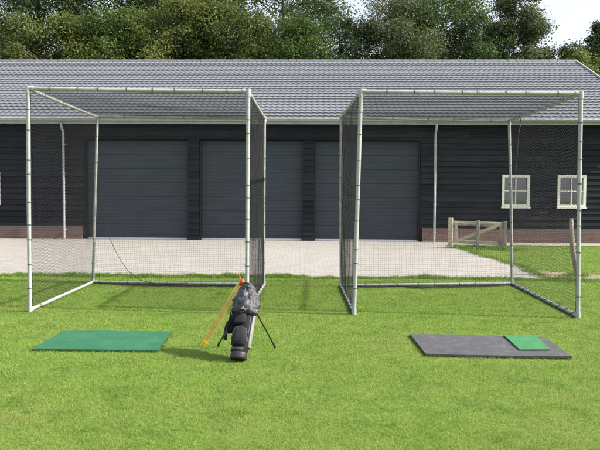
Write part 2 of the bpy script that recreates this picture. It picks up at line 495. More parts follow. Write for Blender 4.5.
# windows
for a, b in WIN:
    mb = MB(); w = .085
    mb.box(a, b, -.06, .06, WZ0, WZ0 + w); mb.box(a, b, -.06, .06, WZ1 - w, WZ1)
    mb.box(a, a + w, -.058, .06, WZ0 + w, WZ1 - w); mb.box(b - w, b, -.058, .06, WZ0 + w, WZ1 - w)
    wf = mb.build('window', M['cream_paint'], barn)
    xm = (a + b) / 2; zm = (WZ0 + WZ1) / 2
    mb = MB(); mb.box(xm - .016, xm + .016, -.035, .02, WZ0 + w, WZ1 - w)
    mb.box(a + w, xm - .017, -.033, .02, zm - .016, zm + .016); mb.box(xm + .017, b - w, -.033, .02, zm - .016, zm + .016)
    mb.build('glazing_bar', M['cream_paint'], wf)
    mb = MB(); mb.box(a + w - .004, b - w + .004, .024, .030, WZ0 + w - .004, WZ1 - w + .004); mb.build('pane', M['glass'], wf)
    mb = MB(); mb.box(a - .03, b + .03, -.085, -.062, WZ0 - .045, WZ0 + .01); mb.build('sill', M['cream_paint'], wf)

# ------------------------------------------------------------------ golf cages
def lerp(a, b, t): return a + (b - a) * t

def net_panel(name, P, nu, nv, parent, th=.0027, diamond=None):
    """square mesh netting: every cord is real geometry. P(u,v) gives the surface"""
    V = []; Q = []
    def cord(pts):
        base = len(V); m = len(pts)
        for i, p in enumerate(pts):
            d = (pts[min(i+1, m-1)] - pts[max(i-1, 0)]).normalized()
            ref = Vector((.3, .5, .81)) if abs(d.dot(Vector((.3, .5, .81)))) < .9 else Vector((1, 0, 0))
            r = d.cross(ref).normalized(); u = d.cross(r)
            for k in range(3):
                a = 2*math.pi*k/3 + .4
                V.append(p + (r*math.cos(a) + u*math.sin(a)) * th * .55)
        for i in range(m - 1):
            for k in range(3):
                k2 = (k+1) % 3
                Q.append((base+i*3+k, base+i*3+k2, base+(i+1)*3+k2, base+(i+1)*3+k))
    seg = 40
    if diamond:                                # cords run on the bias
        Wd_, Hd_, cl_ = diamond; st_ = cl_*math.sqrt(2)
        for sgn in (1, -1):
            c = st_*.5
            while c < Wd_ + Hd_:
                xa, xb = max(0, c - Hd_), min(Wd_, c)
                if xb - xa > .01:
                    n_ = max(3, int((xb - xa)/.12))
                    xs_ = [xa + (xb-xa)*j/n_ for j in range(n_+1)]
                    cord([P(x/Wd_, (c - x)/Hd_ if sgn > 0 else 1 - (c - x)/Hd_) for x in xs_])
                c += st_
        for j, q in enumerate((0, 1)):
            cord([P(q, k/seg) for k in range(seg+1)]); cord([P(k/seg, q) for k in range(seg+1)])
    else:
        for i in range(nu + 1): cord([P(i/nu, j/seg) for j in range(seg+1)])
        for i in range(nv + 1): cord([P(j/seg, i/nv) for j in range(seg+1)])
    Q = np.array(Q)
    return np_mesh(name, np.array([tuple(v) for v in V]), Q.ravel(), np.full(len(Q), 4), M['net_cord'], parent)

def ring(mb, c, d, r, h=.014):
    d = Vector(d).normalized(); c = Vector(c)
    mb.tube([c - d*h/2, c + d*h/2], r, 10)

def cage(label, FL, FR, BL, BR, seed, lace):
    """corners: (bottom xy, top xy, top z)"""
    rr = random.Random(seed)
    bot = {k: Vector((c[0], c[1], .03)) for k, c in zip(('FL','FR','BL','BR'), (FL, FR, BL, BR))}
    top = {k: Vector((c[2], c[3], c[4])) for k, c in zip(('FL','FR','BL','BR'), (FL, FR, BL, BR))}
    org = (bot['FL'] + bot['FR'] + bot['BL'] + bot['BR']) / 4
    root = thing('golf_cage', label, 'golf cage', (org.x, org.y, 0), 0, 'golf practice cages on the lawn')
    o = Vector((org.x, org.y, 0))
    for d in (bot, top):
        for k in d: d[k] = d[k] - o
    rp = .0265
    for k in ('FL', 'FR', 'BL', 'BR'):
        mb = MB(); r_ = rp if k[0] == 'F' else .024
        mb.tube([bot[k] - Vector((0,0,.03)), lerp(bot[k], top[k], .5) + Vector((rr.uniform(-.006,.006), rr.uniform(-.006,.006), 0)), top[k]], r_, 14)
        mb.build('post', M['galvanised'] if k[0] == 'F' else M['galvanised_old'], root)
        # corner fitting
        mb = MB(); up = (top[k] - bot[k]).normalized()
        mb.tube([top[k] - up*.07, top[k] + up*.03], r_ + .007, 14)
        nb = {'FL': ('FR', 'BL'), 'FR': ('FL', 'BR'), 'BL': ('BR', 'FL'), 'BR': ('BL', 'FR')}[k]
        for q in nb:
            d = (top[q] - top[k]).normalized(); mb.tube([top[k], top[k] + d*.075], r_ + .006, 14)
        mb.build('corner_joint', M['galvanised'], root)
        mb = MB(); mb.tube([bot[k] - Vector((0,0,.03)), bot[k] + Vector((0,0,.05))], r_ + .006, 14)
        for q in nb:
            if k[0] == 'F' and q[0] == 'F': continue
            d = (bot[q] - bot[k]).normalized(); mb.tube([bot[k], bot[k] + d*.07], r_ + .005, 14)
        mb.build('base_joint', M['galvanised'], root)
    def bar(a, b, name, mat, r_=.0235, sag=.0):
        mb = MB(); mb.tube([lerp(a, b, t) - Vector((0, 0, sag * math.sin(math.pi*t))) for t in np.linspace(0, 1, 7)], r_, 14)
        return mb.build(name, mat, root)
    bar(top['FL'], top['FR'], 'top_bar', M['galvanised'], .026, .006); bar(top['BL'], top['BR'], 'top_bar', M['galvanised'], .024, .006)
    bar(top['FL'], top['BL'], 'top_bar', M['galvanised'], .024, .008); bar(top['FR'], top['BR'], 'top_bar', M['galvanised'], .024, .008)
    bar(bot['BL'], bot['BR'], 'bottom_bar', M['galvanised'], .022)
    bar(bot['FL'], bot['BL'], 'bottom_bar', M['galvanised'], .024); bar(bot['FR'], bot['BR'], 'bottom_bar', M['galvanised'], .024)
    # ties
    def ties(a, b, n, r_, skip=.06):
        d = b - a
        for i in range(n):
            t = skip + (1 - 2*skip) * (i + rr.uniform(-.22, .22) + .5) / n
            mb = MB(); ring(mb, lerp(a, b, t), d, r_, rr.choice((.006, .008, .010)))
            c = lerp(a, b, t); e = Vector((rr.uniform(-1, 1), rr.uniform(-1, .2), rr.uniform(-1, .5))).normalized()
            mb.tube([c + e*r_*.95, c + e*(r_ + .014)], .0028, 5)
            mb.build('net_tie', M['tie_black'], root)
    for k in ('FL', 'FR'): ties(bot[k], top[k], 9, .0305)
    for k in ('BL', 'BR'): ties(bot[k], top[k], 7, .0285)
    ties(top['FL'], top['FR'], 8, .0305); ties(top['BL'], top['BR'], 5, .028)
    ties(top['FL'], top['BL'], 4, .028); ties(top['FR'], top['BR'], 4, .028)
    ties(bot['BL'], bot['BR'], 8, .0265)
    # netting
    cell = .034
    def quad(a, b, c, d, bulge, nrm, sd):
        nrm = Vector(nrm)
        def P(u, v):
            p = lerp(lerp(a, b, u), lerp(d, c, u), v)
            w = math.sin(math.pi*u)**.7 * math.sin(math.pi*v)**.7 if 0 < u < 1 and 0 < v < 1 else 0
            nn = noise.noise((u*3 + sd, v*3, sd)) * .5 + .7
            n2 = noise.noise((u*9 + sd, v*7, sd + 4)) * (.003 if nrm.z else .010)
            return p + nrm * (w * bulge * nn) + nrm * n2 * (1 if w > 0 else 0) 
        return P
    dz = Vector((0, 0, .0))
    W = (top['FR'] - top['FL']).length; Dp = (top['BL'] - top['FL']).length; Hh = top['FL'].z
    net_panel('roof_net', quad(top['FL'], top['FR'], top['BR'], top['BL'], .035, (0, 0, -1), seed), int(W/cell), int(Dp/cell), root)
    for a, b, s in (('FL', 'BL', -1), ('FR', 'BR', 1)):
        net_panel('side_net', quad(bot[a], bot[b], top[b], top[a], .03, (s, 0, 0), seed + 2 + s), int(Dp/cell), int(Hh/cell), root, .0025, (Dp, Hh, cell))
    # back net hangs long: its foot is bunched on the grass in front of the bottom bar
    a, b, c, d = bot['BL'], bot['BR'], top['BR'], top['BL']
    def PB(u, v):
        s = v * 1.34
        if s <= 1.0:
            p = lerp(lerp(d, c, u), lerp(a, b, u), s)
            w = math.sin(math.pi * min(1, max(0, u)))**.6
            sway = s**2 * w * (.16 + .08 * noise.noise((u*3, seed, 1)))
            fold = .03 * s * noise.noise((u*11 + seed, s*1.5, 3))
            return p + Vector((fold*.5, -sway - .03*s + fold, 0)) + Vector((0, 0, .02*(s == 1)))
        t = (s - 1.0) / .34
        p = lerp(a, b, u); w = math.sin(math.pi * u)**.5 if 0 < u < 1 else 0
        tri = abs(((t*2.2 + .15*noise.noise((u*6, seed, 2))) % 1.0)*2 - 1)
        y = -(.19 + .08 * noise.noise((u*3, seed, 1))) * w - (1 - tri) * (.22 + .22*noise.noise((u*5, seed, 7))) * w * min(1, t*6)
        z = .018 + (.02 + .03*t) * (noise.noise((u*16, t*5, seed)) + .2) * w
        return Vector((p.x + .05*noise.noise((u*8, t*2, seed+5)), p.y + y, max(.022, p.z - .03 + z)))
    net_panel('back_net', PB, int(W/cell), int(Hh*1.34/cell), root, .0018)
    # gathered hem rope of the slack net foot
    mb = MB(); pts = [PB(t, 1.0 - .02*math.sin(t*40)) + Vector((0, .02*math.sin(t*55), 0)) for t in np.linspace(.03, .97, 60)]
    mb.tube(pts, [.004 + .003*abs(noise.noise((i*.4, seed, 2))) for i in range(60)], 6); mb.build('hem_rope', M['net_cord'], root)
    # net edge cords running along posts and bars
    for p, q in ((bot['FL'], top['FL']), (bot['FR'], top['FR'])):
        mb = MB(); off = Vector((.018 if p.x < 0 else -.018, .028, 0)); n = 24
        mb.tube([lerp(p, q, t/n) + off + Vector((.008*noise.noise((t*.9, seed, 1)), .01*noise.noise((t*.7, seed, 9)), 0)) for t in range(n+1)], .004, 5)
        mb.build('edge_cord', M['net_cord'], root)
    # lacing that winds round the bottom side bars
    for a, b in (('FL', 'BL'), ('FR', 'BR')):
        turns = lace.get(a, 0)
        if not turns: continue
        mb = MB(); p, q = bot[a], bot[b]; d = (q - p).normalized(); r = d.cross(Vector((0,0,1))).normalized(); u = r.cross(d)
        n = turns * 12; pts = []
        for i in range(n + 1):
            t = i/n; ang = 2*math.pi*turns*t + rr.uniform(-.15, .15)
            pts.append(lerp(p, q, .01 + .97*t) + (r*math.cos(ang) + u*math.sin(ang)) * .031)
        mb.tube(pts, .0042, 6); mb.build('lacing_cord', M['tie_black'], root)
        mb = MB(); side = -1 if a == 'FL' else 1
        pts = [lerp(p, q, t) + Vector((-side*.045 + .012*noise.noise((t*14, seed, 3)), 0, -.020 + .010*noise.noise((t*18, seed, 6)))) for t in np.linspace(0.01, .98, 40)]
        mb.tube(pts, .006, 6); mb.build('bunched_net_edge', M['net_cord'], root)
    return root, bot, top, o

cl, lb, lt, lo = cage('metal pipe golf cage with black netting, standing left behind the green mat',
     (-3.577, 8.82, -3.569, 8.82, 2.945), (-.691, 8.75, -.682, 8.75, 2.912), (-3.636, 11.71, -3.535, 11.71, 2.915), (-.617, 11.53, -.619, 11.53, 2.890), 3, {'FR': 9})
cr, rb_, rt, ro = cage('metal pipe golf cage with black netting, standing right behind the black rubber mat',
     (.718, 8.745, .781, 8.745, 2.920), (3.601, 8.59, 3.570, 8.59, 2.887), (.712, 11.458, .690, 11.458, 2.905), (3.782, 11.858, 3.675, 11.858, 2.903), 9, {'FL': 9, 'FR': 11})
# loose seam cord drooping across the left cage's back net
mb = MB(); pts = []
for x, z in ((-3.45, 1.75), (-3.42, 1.45), (-3.36, 1.10), (-3.27, .80), (-3.13, .50), (-2.95, .26), (-2.72, .10), (-2.45, .045), (-2.1, .03)):
    pts.append(Vector((x, 11.50 - max(0, (.5 - z))*.25, z)) - lo)
mb.tube(pts, .0048, 6); mb.build('seam_cord', M['net_cord'], cl)
mb = MB(); c = Vector((3.70, 11.0, 2.895)) - ro
c = lerp(rt['FR'], rt['BR'], .80)
mb.tube([c + Vector((.03, 0, .035)), c + Vector((-.04, -.02, .0)), c + Vector((.02, .01, -.035)), c + Vector((-.02, 0, -.30)), c + Vector((-.04, .03, -.9))], [.010, .016, .010, .004, .003], 6)
mb.build('loose_cord', M['tie_black'], cr)

# ------------------------------------------------------------------ mats
def mat_slab(name, pts, z0, z1, mat, label, cat, curl=0.0):
    c = Vector((sum(p[0] for p in pts)/4, sum(p[1] for p in pts)/4, 0))
    n = 14; mb = MB(); vs = []
    a, b, c2, d = [Vector((p[0], p[1], 0)) for p in pts]
    for top in (1, 0):
        for j in range(n + 1):
            for i in range(n + 1):
                u, v = i/n, j/n
                p = lerp(lerp(a, b, u), lerp(d, c2, u), v) - c
                e = max(abs(u - .5), abs(v - .5)) * 2
                lift = curl * max(0, noise.noise((u*3 + z1*50, v*3, 5))) * e**4 + .002*noise.noise((u*4, v*4, 2))
                ed = .0015*noise.noise((u*30, v*30, 8))
                vs.append((p.x + ed, p.y + ed, (z1 if top else z0) + lift))
    N = (n + 1)**2; fs = []
    for j in range(n):
        for i in range(n):
            k = j*(n+1) + i
            fs.append((k, k+1, k+n+2, k+n+1)); fs.append((N+k, N+k+n+1, N+k+n+2, N+k+1))
    per = [i for i in range(n+1)] + [(j*(n+1)+n) for j in range(1, n+1)] + [n*(n+1)+i for i in range(n-1, -1, -1)] + [j*(n+1) for j in range(n-1, 0, -1)]
    for i in range(len(per)):
        p, q = per[i], per[(i+1) % len(per)]
        fs.append((q, p, N+p, N+q))
    mb.add(vs, fs); o = mb.build(name, mat); o.location = c
    return tag(o, label, cat)
gm = mat_slab('tee_mat', [(-2.66, 6.60), (-1.40, 6.575), (-1.455, 7.50), (-2.66, 7.50)], .012, .025, M['turf'], 'dark green artificial turf tee mat lying flat on the lawn', 'golf mat', .01)
for x, y in ((-2.48, 7.17), (-1.545, 7.12)):
    mb = MB()
    n = 14; vs = []
    for rad, z in ((.008, .026), (.010, .029), (.015, .029), (.018, .026)):
        for k in range(n): vs.append((x - gm.location.x + rad*math.cos(2*math.pi*k/n), y - gm.location.y + rad*math.sin(2*math.pi*k/n), z))
    fs = [(r*n+k, r*n+(k+1) % n, (r+1)*n+(k+1) % n, (r+1)*n+k) for r in range(3) for k in range(n)]
    mb.add(vs, [tuple(reversed(f)) for f in fs], True); mb.build('tee_hole', M['turf_small'], gm)
mat_slab('rubber_mat', [(1.236, 6.455), (2.625, 6.38), (2.68, 7.30), (1.235, 7.415)], .012, .030, M['rubber_mat'], 'large black rubber mat lying on the lawn at right', 'rubber mat', .010)
mat_slab('hitting_mat', [(2.20, 6.615), (2.515, 6.64), (2.60, 7.29), (2.25, 7.31)], .0345, .045, M['turf_small'], 'small bright green turf strip lying on the black rubber mat', 'golf mat', .004)

# ------------------------------------------------------------------ golf bag
bag = thing('golf_bag', 'black golf stand bag with rain hood leaning on two thin legs', 'golf bag', (-.574, 6.235, 0))
BO = Vector((0, 0, .02))
Wd = Vector((.044, .37, .70)).normalized(); Ud = (Vector((1, 0, 0)) - Wd * Wd.x).normalized(); Vd = Wd.cross(Ud)
def bp(u, v, t): return BO + Ud*u + Vd*v + Wd*t

def loft(rings, n=40, wr=.0, fs_=9., seed=0, cap0=True, cap1=True, sub=3):
    """rings: (t, uc, vc, ru, rv, power). Interpolated, with cloth wrinkles of amplitude wr"""
    R_ = []
    for a, b in zip(rings[:-1], rings[1:]):
        for k in range(sub): R_.append([lerp(x, y, k/sub) for x, y in zip(a, b)])
    R_.append(list(rings[-1]))
    mb = MB(); vs = []
    for t, uc, vc, ru, rv, pw in R_:
        for k in range(n):
            a = 2*math.pi*k/n; c, s = math.cos(a), math.sin(a)
            u = math.copysign(abs(c)**(2/pw), c)*ru; v = math.copysign(abs(s)**(2/pw), s)*rv
            p = bp(uc + u, vc + v, t)
            if wr:
                w = wr * (noise.noise(Vector((p.x*fs_, p.y*fs_, p.z*fs_*.6)) + Vector((seed, 0, 0))) + .6*abs(noise.noise(Vector((p.x*fs_*2.3, p.y*fs_*2.3, p.z*fs_*1.1 + seed)))))
                dd = (Ud*u + Vd*v); p = p + (dd.normalized() if dd.length > 1e-6 else Wd) * w
            vs.append(p)
    m = len(R_)
    fs = [(i*n+k, i*n+(k+1) % n, (i+1)*n+(k+1) % n, (i+1)*n+k) for i in range(m-1) for k in range(n)]
    mb.add(vs, fs, True)
    if cap0: mb.add(vs[:n], [tuple(reversed(range(n)))])
    if cap1: mb.add(vs[-n:], [tuple(range(n))])
    return mb
# base shoe, tube body, pockets, hood
loft([(-.005, 0, 0, .070, .072, 2.2), (.0, 0, 0, .078, .080, 2.3), (.045, .002, 0, .079, .082, 2.3), (.06, .002, 0, .074, .078, 2.3)], wr=0).build('base_shoe', M['rubber'], bag)
loft([(.055, .003, 0, .073, .076, 2.2), (.10, .008, 0, .079, .082, 2.3), (.25, .018, 0, .086, .088, 2.3), (.42, .028, 0, .088, .090, 2.3), (.52, .030, 0, .086, .088, 2.3)], wr=.006, seed=2).build('body', M['bag_dark'], bag)
loft([(.078, 0, 0, .0805, .083, 2.2), (.100, .002, 0, .083, .086, 2.2)], wr=.0).build('base_band', M['bag_trim'], bag)
pk = loft([(.112, -.012, -.070, .030, .018, 2.6), (.120, -.010, -.076, .064, .034, 2.8), (.17, -.006, -.082, .070, .046, 2.8), (.25, .0, -.082, .070, .042, 2.8), (.285, .002, -.076, .062, .030, 2.6), (.30, .003, -.070, .035, .014, 2.4)], wr=.006, fs_=14, seed=5).build('front_pocket', M['bag_cloth'], bag)
mb = MB(); mb.tube([bp(-.068, -.104, .145), bp(-.064, -.112, .22), bp(-.050, -.112, .268), bp(0, -.116, .283), bp(.050, -.110, .268), bp(.066, -.108, .22), bp(.068, -.102, .145)], .0035, 6); mb.build('zip', M['bag_trim'], pk)
loft([(.315, -.03, -.078, .028, .016, 2.6), (.33, -.02, -.086, .055, .028, 2.6), (.39, -.01, -.092, .062, .034, 2.6), (.45, 0, -.088, .055, .026, 2.6), (.465, 0, -.08, .03, .012, 2.4)], wr=.008, fs_=14, seed=8).build('upper_pocket', M['bag_cloth'], bag)
mb = MB(); mb.tube([bp(-.052, -.120, .40), bp(-.03, -.132, .437), bp(.01, -.130, .448), bp(.042, -.118, .43)], .0032, 6); mb.build('zip', M['bag_trim'], bag)
mb = MB(); mb.tube([bp(.070, -.066, .12), bp(.078, -.070, .25), bp(.085, -.070, .38), bp(.088, -.066, .44)], .005, 6); mb.build('piping', M['bag_trim'], bag)
mb = MB(); mb.tube([bp(-.095, -.055, .50), bp(-.110, -.075, .46), bp(-.095, -.09, .40)], .006, 6); mb.build('towel_ring', M['bag_grey'], bag)
mb = MB(); mb.tube([bp(-.045, -.128, .155), bp(-.02, -.1335, .156), bp(.03, -.1335, .158)], .0045, 6); mb.build('pocket_badge', M['bag_trim'], pk)
# pale side panel on the right flank
loft([(.11, .083, .0, .018, .040, 2.4), (.14, .088, .0, .019, .052, 2.4), (.30, .100, .0, .020, .056, 2.4), (.42, .112, .0, .016, .050, 2.4), (.46, .114, .0, .008, .03, 2.2)], wr=.004, seed=4).build('side_panel', M['bag_grey'], bag)
# long side pocket hanging on the left flank
loft([(.245, -.108, -.01, .016, .012, 2.2), (.262, -.106, -.01, .030, .026, 2.4), (.34, -.090, -.012, .044, .040, 2.5), (.44, -.066, -.012, .050, .046, 2.5), (.53, -.046, -.01, .048, .046, 2.5), (.56, -.036, -.008, .026, .024, 2.2)], wr=.012, fs_=13, seed=11).build('side_pocket', M['bag_dark'], bag)
# rain hood: crumpled nylon cover over the club heads
hood = loft([(.425, .022, -.02, .090, .105, 2.2), (.445, .022, -.02, .112, .120, 2.2), (.49, .032, -.015, .126, .124, 2.1), (.545, .038, -.01, .130, .120, 2.1), (.60, .036, 0, .114, .108, 2.1), (.655, .028, .005, .092, .096, 2.0), (.71, .026, .010, .072, .078, 2.0), (.745, .024, .012, .048, .052, 2.0), (.762, .022, .014, .020, .024, 2.0)], n=110, wr=.0, seed=14, sub=12)
for k, v in enumerate(hood.v):
    v = Vector(v); c = bp(.027, 0, .6); d = v - c; d = (d - Wd*d.dot(Wd)); d = d.normalized() if d.length > 1e-4 else Wd
    q = Vector((v.x*1.15, v.y, v.z*.75)); w = q + Vector((noise.noise(q*7), noise.noise(q*7 + Vector((9, 0, 0))), 0)) * .05
    a = abs(noise.noise(w*11 + Vector((3, 1, 4)))) * .050 + abs(noise.noise(w*23 + Vector((7, 7, 1)))) * .020 + noise.noise(w*6) * .016 - .012
    hood.v[k] = tuple(v + d*a)
hd = hood.build('rain_hood', M['hood_nylon'], bag)
mb = MB(); mb.tube([bp(-.03, -.118, .45), bp(-.012, -.140, .51), bp(.008, -.136, .58), bp(.010, -.118, .65), bp(.012, -.085, .71)], .004, 6); mb.build('zip', M['bag_trim'], hd)
mb = MB(); mb.tube([bp(-.005, -.15, .45), bp(.015, -.152, .47), bp(.02, -.15, .50)], .006, 6); mb.build('hood_buckle', M['bag_grey'], hd)
# carry strap with loose end
mb = MB(); pts = [bp(.05, -.125, .46), bp(-.02, -.135, .42), bp(-.09, -.10, .37), bp(-.135, -.06, .30), bp(-.142, -.05, .22), bp(-.135, -.05, .165)]
for a, b in zip(pts[:-1], pts[1:]): mb.beam(a, b, .034, .012, Vd)
mb.build('carry_strap', M['bag_dark'], bag)
# legs with rubber feet
lg = bag.location
for foot, att in (((-.247, 6.765, 0), bp(.100, .080, .53)), ((-.835, 6.81, 0), bp(-.060, .085, .53))):
    f = Vector(foot) - Vector(lg)
    mb = MB(); mb.tube([att, lerp(att, f + Vector((0,0,.02)), .97)], .0075, 10); leg = mb.build('leg', M['leg_metal'], bag)
    d = (f - att).normalized()
    mb = MB(); mb.tube([f + Vector((0,0,.026)) - d*.035, f + Vector((0,0,.014))], [.010, .014], 10); mb.build('rubber_foot', M['rubber'], leg)
mb = MB(); mb.tube([bp(-.05, .088, .545), bp(-.05, .115, .548), bp(.09, .115, .548), bp(.09, .088, .545)], .010, 8); mb.build('leg_bracket', M['leg_metal'], bag)

# ------------------------------------------------------------------ yellow stick
foot = Vector((-.992, 6.83, .02)); head = Vector((-.603, 6.69, .672))
stick = thing('alignment_stick', 'yellow twin slat stick with orange head leaning on the golf bag', 'stick', (foot.x, foot.y, 0))
fl = Vector((0, 0, .02)); hl = head - Vector((foot.x, foot.y, 0))
dr = (hl - fl).normalized(); sd = dr.cross(Vector((0, 1, 0))).normalized()
for s in (-1, 1):
    mb = MB(); mb.beam(fl + sd*s*.0155 + dr*.03, hl + sd*s*.0145, .025, .014, Vector((0, 1, 0)))
    bevel(mb.build('slat', M['yellow_stick'], stick), .002, 1)
mb = MB(); mb.beam(fl - dr*.012, fl + dr*.055, .052, .026, Vector((0, 1, 0))); bevel(mb.build('foot_block', M['yellow_foot'], stick), .005)
for k in (.35, .68):
    mb = MB(); p = lerp(fl, hl, k); mb.beam(p - sd*.006, p + sd*.006, .012, .012); mb.build('cross_piece', M['yellow_stick'], stick)
mb = MB(); n = 12
pts = [hl - dr*.03, hl - dr*.02, hl + dr*.012, hl + dr*.03, hl + dr*.038]
mb.tube([p + Vector((.02, 0, .012)) for p in pts], [.012, .021, .026, .021, .010], 12); mb.build('orange_head', M['orange_head'], stick)
mb = MB(); mb.tube([hl + dr*.03, hl + Vector((.004, 0, .07)), hl + Vector((-.012, 0, .115))], [.007, .005, .003], 6); mb.build('pull_cord', M['orange_head'], stick)

# ------------------------------------------------------------------ gate and crooked post
gate = thing('wooden_gate', 'weathered wooden field gate with diagonal brace beside the driveway', 'gate', (5.38, 20.25, 0), R(-18))
def gbox(name, a, b, w, h, mat, up=(0, 1, 0)):
    mb = MB(); mb.beam(a, b, w, h, up); return bevel(mb.build(name, mat, gate), .005, 1)
g0, g1 = -.80, .80
gbox('gate_post', (g0, .02, -.05), (g0, .02, .92), .13, .13, M['pale_wood'])
gbox('gate_post', (g1, .02, -.05), (g1, .02, .84), .11, .11, M['old_wood'])
gbox('gate_post', (.02, -.16, -.05), (.02, -.13, .86), .085, .085, M['old_wood'])
gbox('rail', (g0 + .07, 0, .79), (g1 - .06, 0, .765), .022, .085, M['pale_wood'], (0, 0, 1))
gbox('rail', (g0 + .07, .03, .705), (g1 - .06, .03, .69), .022, .05, M['old_wood'], (0, 0, 1))
gbox('rail', (g0 + .07, 0, .20), (g1 - .06, 0, .17), .022, .10, M['pale_wood'], (0, 0, 1))
gbox('stile', (g0 + .17, -.03, .14), (g0 + .17, -.03, .80), .10, .022, M['pale_wood'])
gbox('stile', (g1 - .12, -.03, .14), (g1 - .12, -.03, .78), .09, .022, M['old_wood'])
gbox('brace', (g0 + .20, -.055, .22), (g1 - .14, -.055, .74), .022, .10, M['pale_wood'], (0, 0, 1))

cp = thing('crooked_post', 'crooked weathered wooden post standing in grass behind the right cage', 'post', (5.50, 13.3, 0))
mb = MB(); pts = []; rad = []
for x, z, r_ in ((.03, -.05, .05), (.02, .12, .052), (-.01, .30, .052), (-.055, .48, .050), (-.085, .66, .048), (-.095, .84, .046), (-.100, 1.0, .042), (-.105, 1.10, .038), (-.106, 1.15, .036)):
    pts.append((x, .01*math.sin(z*6), z)); rad.append(r_)
mb.tube(pts, rad, 12); 
for k, v in enumerate(mb.v):
    v = Vector(v); mb.v[k] = tuple(v + Vector((noise.noise(v*9), noise.noise(v*9 + Vector((5,0,0))), 0)) * .008)
mb.build('stem', M['old_wood'], cp)
mb = MB(); mb.tube([(-.085, .01, .60), (.10, .02, .615)], .012, 8); mb.build('peg', M['galvanised_old'], cp)

# ------------------------------------------------------------------ trees
def crown_mesh(seed, clumps, leaf, n, mat, name, pw=1.0, conical=False, droop=0.2):
    """clumps: list of (centre, radius). many leaf sized faces through each clump"""
    g = np.random.default_rng(seed)
    cs = np.array([c for c, r in clumps]); rs = np.array([r for c, r in clumps])
    wgt = rs**2.2; wgt /= wgt.sum()
    idx = g.choice(len(cs), n, p=wgt)
    d = g.normal(size=(n, 3)); d /= np.linalg.norm(d, axis=1)[:, None]
    rad = g.random(n)**.42 * rs[idx]
    # break every clump into twigs: pull leaves towards random twig directions
    tw = g.normal(size=(len(cs), 9, 3)); tw /= np.linalg.norm(tw, axis=2)[..., None]
    pick = tw[idx, g.integers(0, 9, n)]
    k = g.random(n)[:, None] * .75
    d = d*(1-k) + pick*k; d /= np.linalg.norm(d, axis=1)[:, None] + 1e-9
    far = 1 + g.random(n)*.9*(g.random(n) < .30)
    P = cs[idx] + d * (rad*far)[:, None] * np.array([1, 1, .8])
    P[:, 2] -= droop * (rad / rs[idx])**2 * rs[idx] * .4
    nrm = d*.6 + g.normal(size=(n, 3))*.6 + np.array([0, -.05, .45]); nrm /= np.linalg.norm(nrm, axis=1)[:, None]
    t = np.cross(nrm, g.normal(size=(n, 3))); t /= np.linalg.norm(t, axis=1)[:, None]
    b = np.cross(nrm, t)
    L = (leaf * g.uniform(.65, 1.35, n))[:, None]
    V = np.stack([P - t*L*.55, P + b*L*.33 + nrm*L*.06, P + t*L*.55, P - b*L*.33 + nrm*L*.06], 1).reshape(-1, 3)
    ct = g.random(len(cs))
    tone = np.clip(.68*ct[idx] + .32*g.random(n), 0, 1).repeat(4)
    lo = np.arange(4*n)
    return V, lo, np.full(n, 4), tone

def tree(name, label, cat, x, y, h, r, mat, seed, base=.28, leaf=.13, n=48000, dens=1.0, shape='round', bark='bark', lean=0.0, limb=.8):
    root = thing(name, label, cat, (x, y, 0), random.Random(seed).uniform(-.3, .3), 'trees behind the barn')
    q = random.Random(seed); clumps = []
    z0 = h*base; zc = (z0 + h)/2; hz = (h - z0)/2
    tries = 0; N = int(78 * dens)
    while len(clumps) < N and tries < 4000:
        tries += 1
        a = q.uniform(0, 2*math.pi); z = q.uniform(z0, h)
        s = (z - z0)/(h - z0)
        if shape == 'round': prof = math.sqrt(max(0, 1 - (2*s - 1)**2))**.8
        elif shape == 'tall': prof = (math.sin(math.pi*min(1, s*.92 + .08))**.6) * (1 - .35*s)
        else: prof = (1 - s)**.8*.95 + .06
        wobble = .88 + .8*noise.noise((math.cos(a)*1.3, math.sin(a)*1.3, z*.35 + seed))
        rad = r*1.12*prof*wobble * q.uniform(.2, 1)**.5
        cr_ = r*(.15 + .30*q.random()**1.6)*(1 if shape != 'cone' else .75*(1.15 - s))
        clumps.append(((math.cos(a)*rad + lean*s*h, math.sin(a)*rad, z - cr_*.3*s), max(.35, cr_)))
    # trunk with limbs reaching the clumps
    mb = MB(); tr = (.02*h + .03)*limb
    ax = lambda s: Vector((lean*max(0, (s*h - z0)/(h - z0))*h + .12*math.sin(s*5 + seed), .12*math.cos(s*4 + seed), s*h))
    ns = 12; mb.tube([ax(i/ns*.93) for i in range(ns+1)], [tr*(1 - .9*i/ns) + .012 for i in range(ns+1)], 10)
    for c, cr_ in clumps:
        c = Vector(c); s = max(.12, min(.88, (c.z - .45*math.hypot(c.x, c.y))/h)); p = ax(s)
        m = lerp(p, c, .5) + Vector((q.uniform(-.2, .2), q.uniform(-.2, .2), .15))
        rl = tr*(1 - .9*s)*.42 + .012
        mb.tube([p, m, c, c + Vector((q.uniform(-1, 1), q.uniform(-1, 1), q.uniform(-.2, 1))) * cr_*.7], [rl, rl*.65, rl*.38, .008], 6)
        for _ in range(2):
            e = c + Vector((q.uniform(-1, 1), q.uniform(-1, 1), q.uniform(-.5, 1))) * cr_*.9
            mb.tube([m, lerp(m, e, .5) + Vector((0, 0, .1)), e], [rl*.4, rl*.28, .006], 5)
    mb.build('trunk', M[bark], root)
    V, lo, sz, tone = crown_mesh(seed, clumps, leaf, n, mat, 'crown', droop=.3)
    np_mesh('crown', V, lo, sz, M[mat], root, {'tone': tone})
    return root

